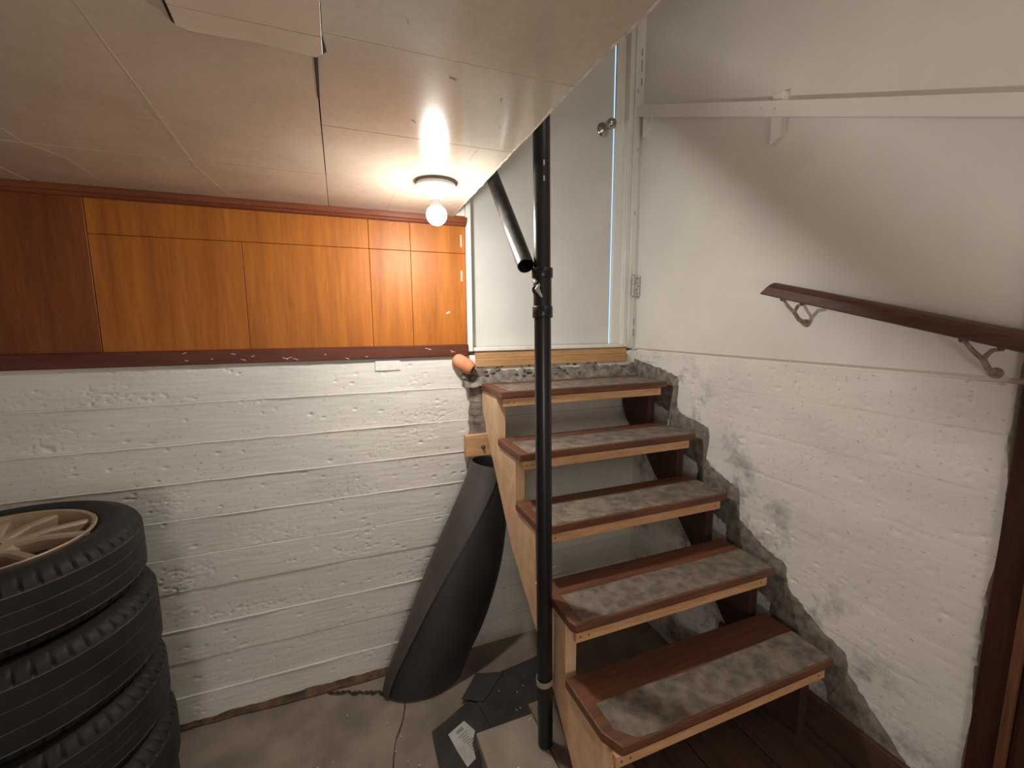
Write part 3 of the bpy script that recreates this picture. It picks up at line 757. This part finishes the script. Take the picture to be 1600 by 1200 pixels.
rl_ = thing('rail_board', (1.40, 1.2, 2.30), 'long white painted rail board on blocks high on the white wall', 'rail')
q0 = Vector((1.40, 1.895, 2.585)); q1 = Vector((1.40, 0.40, 1.972)); dd2 = (q1 - q0).normalized(); n2 = Vector((0, -dd2.z, dd2.y))
if n2.z < 0: n2 = -n2
v = []
for p, sh in ((q0, 1), (q1, 0)):
    for x, z in ((-0.010, -0.0235), (0.010, -0.0235), (0.010, 0.0235), (-0.010, 0.0235)):
        v.append(p + Vector((x, 0, 0)) + n2 * z + dd2 * (0.010 * (z / 0.0235) if sh else 0))
me = fix(py('board', v, [(0, 1, 2, 3), (7, 6, 5, 4), (0, 1, 5, 4), (1, 2, 6, 5), (2, 3, 7, 6), (3, 0, 4, 7)]))
bm = bmesh.new(); bm.from_mesh(me); bmesh.ops.bevel(bm, geom=list(bm.edges), offset=0.002, segments=1, affect='EDGES'); bm.to_mesh(me); bm.free()
link('board', me, 'plaster', rl_)
for yb, hi in ((1.848, 0.02), (1.148, 0.052)):
    zb_ = q0.z + (yb - q0.y) * dd2.z / dd2.y
    prof = [(yb - 0.020, zb_ + hi), (yb - 0.020, zb_ - 0.075), (yb - 0.012, zb_ - 0.092), (yb + 0.012, zb_ - 0.105), (yb + 0.020, zb_ - 0.108), (yb + 0.020, zb_ + hi)]
    link('block', prism_me('block', prof, 'x', 1.4105, RIGHT + 0.002, 0.002, 1), 'plaster', rl_)
for t in (0.47, 0.505):
    c = q0.lerp(q1, t) + Vector((-0.010, 0, 0))
    link('nail', lathe_me('nail', [(0, -0.001), (0.004, -0.0006), (0.0045, 0.001)], c, (1, 0, 0), 8), 'trim_paint', rl_)

# old hinge on the casing
hg = thing('hinge', (1.41, 1.876, 1.70), 'old paint-spotted steel hinge on the white casing in the corner', 'hinge')
B('hinge_leaf', (1.398, 1.873, 1.704), (1.431, 1.8785, 1.805), 'hinge', hg, 0.001, 1)
for i in range(5):
    z0 = 1.706 + i * 0.0196
    link('knuckle', tube_me('knuckle', [(1.391, 1.873, z0), (1.391, 1.873, z0 + 0.0185)], 0.0068, 14), 'hinge', hg)
link('pin', tube_me('pin', [(1.391, 1.873, 1.699), (1.391, 1.873, 1.81)], 0.0035, 10), 'screw', hg)
for x, z in ((1.414, 1.792), (1.421, 1.755), (1.413, 1.737), (1.414, 1.716)):
    link('screw', lathe_me('screw', [(0, -0.0012), (0.0035, -0.0008), (0.0042, 0.0005)], (x, 1.873, z), (0, 1, 0), 10), 'screw', hg)

# ================================================================== BLACK RUBBER ROLL
roll = thing('rubber_sheet_roll', (0.26, 1.77, 0.0), 'large loosely rolled black rubber sheet leaning under the stair side board', 'rubber sheet')
nv, ns = 40, 110
v = np.zeros((ns, nv, 3))
for j in range(nv):
    t = j / (nv - 1)
    tk = [0, 0.18, 0.5, 0.8, 1.0]
    sm = lambda ks: float(np.mean([np.interp(t + d, tk, ks) if 0 <= t + d <= 1 else np.interp(min(max(t + d, 0), 1), tk, ks) for d in np.linspace(-0.13, 0.13, 15)]))
    cx = sm([0.240, 0.345, 0.462, 0.552, 0.607]); cy = 1.765 + 0.030 * t; cz = 0.012 + (0.955 - 0.012) * t
    rx = sm([0.172, 0.188, 0.178, 0.125, 0.090]); ry = sm([0.108, 0.104, 0.090, 0.078, 0.068])
    for i in range(ns):
        s = i / (ns - 1)
        a0_ = math.radians(208 + 72 * t ** 1.5)
        a = a0_ - s * math.radians(360 + 250)
        k = 1.0 - 0.07 * s - 0.10 * max(0, s - 0.55)
        if s < 0.10: k += 0.05 * (1 - s / 0.10) * (0.4 + 0.6 * t)
        # bottom lies on the floor, top tilted with the lean
        dx = math.cos(a) * rx * k; dy = math.sin(a) * ry * k
        tilt = -0.30 * t * dx
        v[i, j] = (cx + dx, cy + dy, cz + tilt + 0.012 * t * math.sin(a * 1.0 + 1))
for nm, sl, mt_ in (('flap', slice(0, 27), 'rubber_lit'), ('sheet', slice(26, ns), 'rubber_sheet')):
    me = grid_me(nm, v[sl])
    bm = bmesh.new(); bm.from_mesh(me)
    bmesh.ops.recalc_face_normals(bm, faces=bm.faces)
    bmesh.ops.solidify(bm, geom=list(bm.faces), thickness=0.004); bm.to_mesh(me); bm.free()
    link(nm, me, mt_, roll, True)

# ================================================================== FLOOR MATS AND LABEL
def mat_sheet(name, pts, z, label, t=0.005):
    dn = []
    for i in range(len(pts)):
        a = pts[i]; c = pts[(i + 1) % len(pts)]
        for u in (0, 0.33, 0.66): dn.append((a[0] + (c[0] - a[0]) * u + random.uniform(-1, 1) * 0.002, a[1] + (c[1] - a[1]) * u + random.uniform(-1, 1) * 0.002))
    return tag(link(name, prism_me(name, dn, 'z', z, z + t, 0.0008, 1), 'rubber_mat', base=(sum(p[0] for p in pts) / len(pts), sum(p[1] for p in pts) / len(pts), z)), label, 'mat')
mat_sheet('rubber_mat', [(0.245, 1.500), (0.42, 1.585), (0.50, 1.60), (0.50, 1.10), (0.26, 1.10), (0.245, 1.25)], 0.004, 'flat black rubber mat on the floor with a white printed sticker')
mat_sheet('rubber_mat', [(0.44, 1.590), (0.52, 1.665), (0.80, 1.70), (0.80, 1.36), (0.47, 1.33)], 0.0095, 'dusty black rubber mat lying on the floor behind the platform')
mat_sheet('rubber_mat', [(0.385, 1.590), (0.48, 1.70), (0.60, 1.66), (0.47, 1.545)], 0.0155, 'narrow black rubber offcut beside the foot of the rolled sheet', 0.004)
Z0 = 0.0095
sk = tag(link('sticker', prism_me('sticker', [(0.300, 1.463), (0.372, 1.497), (0.400, 1.440), (0.375, 1.39), (0.372, 1.335), (0.335, 1.315), (0.316, 1.385)], 'z', Z0, Z0 + 0.0007), 'sticker', base=(0.345, 1.41, Z0)), 'white printed paper sticker lying on the black floor mat', 'sticker')
ang = math.radians(25)
def print_bar(cx, cy, l, h):
    me = box_me('print', (cx - l / 2, cy - h / 2, Z0 + 0.0006), (cx + l / 2, cy + h / 2, Z0 + 0.0010), 0, 1, Matrix.Rotation(ang, 3, 'Z'))
    link('print', me, 'ink', sk)
u = Vector((math.cos(ang), math.sin(ang))); wv = Vector((-math.sin(ang), math.cos(ang)))
oc = Vector((0.345, 1.462))
for i in range(7): 
    c = oc + u * (-0.014 + i * 0.0046) ; print_bar(c.x, c.y, 0.0024, 0.017)
for i in range(9):
    c = oc + wv * (-0.020 - i * 0.0105) + u * random.uniform(-0.006, 0.006) + u * (-0.0 - 0.0005 * i); print_bar(c.x, c.y, random.uniform(0.026, 0.044) - 0.0012 * i, 0.0022)
# flakes scattered on floor, mats and platform
v = []; f = []
for i in range(70):
    r_ = random.random()
    if r_ < 0.5: x, y, z = random.uniform(-0.2, 0.24), random.uniform(1.2, 1.72), 0.004
    elif r_ < 0.8: x, y, z = random.uniform(0.50, 0.78), random.uniform(1.36, 1.62), 0.0155
    else: x, y, z = random.uniform(0.36, 0.55), random.uniform(0.9, 1.24), PLAT + 0.0005
    s = random.choice([0.0012, 0.0015, 0.002, 0.0035]); b0 = len(v)
    for k in range(5):
        a = k * 1.2566 + random.random(); v.append((x + math.cos(a) * s * random.uniform(.6, 1.2), y + math.sin(a) * s, z))
    v.append((x, y, z + s * 0.5))
    f += [(b0 + k, b0 + (k + 1) % 5, b0 + 5) for k in range(5)]
fl = tag(link('paint_flakes', fix(py('paint_flakes', v, f)), 'chip'), 'tiny pale paint flakes scattered over the floor and mats', 'flakes')
fl['kind'] = 'stuff'

# ================================================================== WHEEL STACK
def tyre_me(width, R, rr, seg=360):
    hw = width / 2
    # profile from the inner bead (bottom) round the tread to the inner bead (top): (r, z, kind)
    prof = [(rr, -hw + 0.030, 0), (rr + 0.004, -hw + 0.018, 0), (rr + 0.018, -hw + 0.008, 0), (rr + 0.045, -hw + 0.001, 0), (rr + 0.062, -hw, 0), (R - 0.030, -hw + 0.006, 0), (R - 0.017, -hw + 0.013, 1), (R - 0.007, -hw + 0.024, 1), (R - 0.003, -hw + 0.034, 1)]
    tw = hw - 0.040
    gs = np.linspace(-tw, tw, 5)[0:4] + tw / 4
    gs = [-tw, -tw / 3, tw / 3, tw]
    zprev = None
    for g in gs:
        prof += [(R - 0.001 * (abs(g) / tw), g - 0.0018, 0), (R - 0.0022, g - 0.0014, 2), (R - 0.0022, g + 0.0014, 2), (R - 0.001 * (abs(g) / tw), g + 0.0018, 0)]
        if g != gs[-1]: prof.append((R, g + tw / 3, 0))
    prof += [(R - 0.003, hw - 0.034, 1), (R - 0.007, hw - 0.024, 1), (R - 0.017, hw - 0.013, 1), (R - 0.030, hw - 0.006, 0), (rr + 0.062, hw, 0), (rr + 0.056, hw + 0.0012, 0), (rr + 0.052, hw, 0), (rr + 0.045, hw - 0.001, 0), (rr + 0.018, hw - 0.008, 0), (rr + 0.004, hw - 0.018, 0), (rr, hw - 0.030, 0)]
    v = []; f = []; mi = []; n = len(prof)
    for k in range(seg):
        slot = (k % 6 == 0)
        for (r, z, kd) in prof:
            q = r - (0.007 if (kd == 1 and slot) else 0)
            a = 2 * math.pi * (k + (0.0 if kd != 1 else 0)) / seg
            v.append((q * math.cos(a), q * math.sin(a), z))
    for k in range(seg):
        k2 = (k + 1) % seg
        for i in range(n - 1):
            f.append((k * n + i, k2 * n + i, k2 * n + i + 1, k * n + i + 1))
            mi.append(1 if prof[i][2] == 2 and prof[i + 1][2] == 2 else 0)
    me = py('tyre', v, f)
    me.polygons.foreach_set('material_index', mi)
    return me
def add(name, me, mat, parent, smooth=False):
    for k in (mat if isinstance(mat, (list, tuple)) else [mat]): me.materials.append(M[k])
    if smooth:
        me.polygons.foreach_set('use_smooth', [True] * len(me.polygons)); me.set_sharp_from_angle(angle=0.5)
    o = bpy.data.objects.new(name, me); COL.objects.link(o); o.parent = parent; return o
def wheel(width, R, rr, loc, rz, label, tilt=(0, 0)):
    wz = thing('car_wheel', loc, label, 'wheel', 'stacked car wheels')
    wz.rotation_euler = (tilt[0], tilt[1], rz)
    add('tyre', tyre_me(width, R, rr), ['tyre', 'tyre_dust'], wz, True)
    hw = width / 2
    rim = add('rim', lathe_me('rim', [(rr + 0.004, hw - 0.014), (rr + 0.007, hw - 0.006), (rr + 0.004, hw - 0.003), (rr - 0.004, hw - 0.006), (rr - 0.010, hw - 0.022), (rr - 0.016, hw - 0.05), (rr - 0.020, -hw + 0.04), (rr - 0.006, -hw + 0.012), (rr + 0.003, -hw + 0.010)], (0, 0, 0), (0, 0, 1), 72), 'alloy', wz, True)
    # five forked spokes
    for k in range(5):
        a0_ = 2 * math.pi * k / 5
        for s in (-1, 1):
            pts = []
            r0, r1 = 0.030, rr - 0.006
            w0, w1 = 0.017, 0.0145
            aa = a0_ + s * 0.10; ab = a0_ + s * 0.27
            c0 = Vector((math.cos(aa), math.sin(aa), 0)) * r0; c1 = Vector((math.cos(ab), math.sin(ab), 0)) * r1
            d = (c1 - c0).normalized(); nn_ = Vector((-d.y, d.x, 0))
            z0_, z1_ = hw - 0.020, hw - 0.016
            vv = []
            for c_, w_, zt in ((c0, w0, z0_), (c0.lerp(c1, 0.5), 0.0145, hw - 0.010), (c1, w1, z1_)):
                vv += [c_ + nn_ * w_ + Vector((0, 0, zt - 0.006)), c_ + nn_ * w_ * 0.6 + Vector((0, 0, zt)), c_ - nn_ * w_ * 0.6 + Vector((0, 0, zt)), c_ - nn_ * w_ + Vector((0, 0, zt - 0.006)), c_ - nn_ * w_ + Vector((0, 0, zt - 0.034)), c_ + nn_ * w_ + Vector((0, 0, zt - 0.034))]
            ff = [(i * 6 + j, i * 6 + (j + 1) % 6, i * 6 + 6 + (j + 1) % 6, i * 6 + 6 + j) for i in range(2) for j in range(6)] + [(5, 4, 3, 2, 1, 0), (12, 13, 14, 15, 16, 17)]
            add('spoke', fix(py('spoke', vv, ff)), 'alloy', rim)
    add('hub', lathe_me('hub', [(0, hw - 0.022), (0.026, hw - 0.022), (0.030, hw - 0.016), (0.058, hw - 0.018), (0.072, hw - 0.028), (0.075, hw - 0.06), (0, hw - 0.06)], (0, 0, 0), (0, 0, 1), 36), 'alloy', rim, True)
    for k in range(5):
        a = 2 * math.pi * (k + 0.5) / 5
        add('nut_hole', lathe_me('nut_hole', [(0, hw - 0.0185), (0.008, hw - 0.0185), (0.0085, hw - 0.024)], (0.049 * math.cos(a), 0.049 * math.sin(a), 0), (0, 0, 1), 12), 'crack', rim)
    return wz
WC = (-0.922, 1.542)
ws = [(0.200, 0.324, 0.215, 0.8960, (0, 0), 'topmost wheel of the stack, black tyre with a dusty alloy rim showing'),
      (0.235, 0.328, 0.212, 0.6755, (0.018, -0.015), 'second car wheel from the top of the tyre stack'),
      (0.190, 0.324, 0.212, 0.4600, (0.030, -0.03), 'third car wheel from the top of the tyre stack'),
      (0.190, 0.322, 0.212, 0.2670, (0.045, -0.04), 'fourth car wheel down in the tyre stack, second from the floor'),
      (0.166, 0.320, 0.212, 0.0860, (0.03, -0.03), 'lowest car wheel of the tyre stack resting on the concrete floor')]
for i, (wd, R, rr, zc_, sh, lb_) in enumerate(ws):
    wheel(wd, R, rr, (WC[0] + sh[0], WC[1] + sh[1], zc_), 0.35 + i * 0.7, lb_)

# ================================================================== COBWEB STRANDS
def strand(pts, label, r=0.00017):
    o = link('cobweb_strand', tube_me('cobweb_strand', pts, r, 6), 'cobweb', base=pts[len(pts) // 2]); tag(o, label, 'cobweb')
strand([(-0.312, 0.62, CEIL - 0.002), (-0.319, 0.843, CEIL - 0.0020), (-0.327, 0.977, CEIL - 0.0022), (-0.340, 1.26, CEIL - 0.0020), (-0.357, 1.544, CEIL - 0.002), (-0.340, 1.797, CEIL - 0.003), (-0.335, 1.86, CEIL - 0.004)], 'long pale thread running along the tan ceiling toward the wood panels')
strand([(-0.69, 1.36, CEIL - 0.002), (-0.70, 1.50, CEIL - 0.003), (-0.66, 1.60, CEIL - 0.003), (-0.67, 1.81, CEIL - 0.003)], 'short faint thread on the ceiling above the dark wood panel', 0.0002)

for o in bpy.data.objects:
    if '_b' in o: del o['_b']
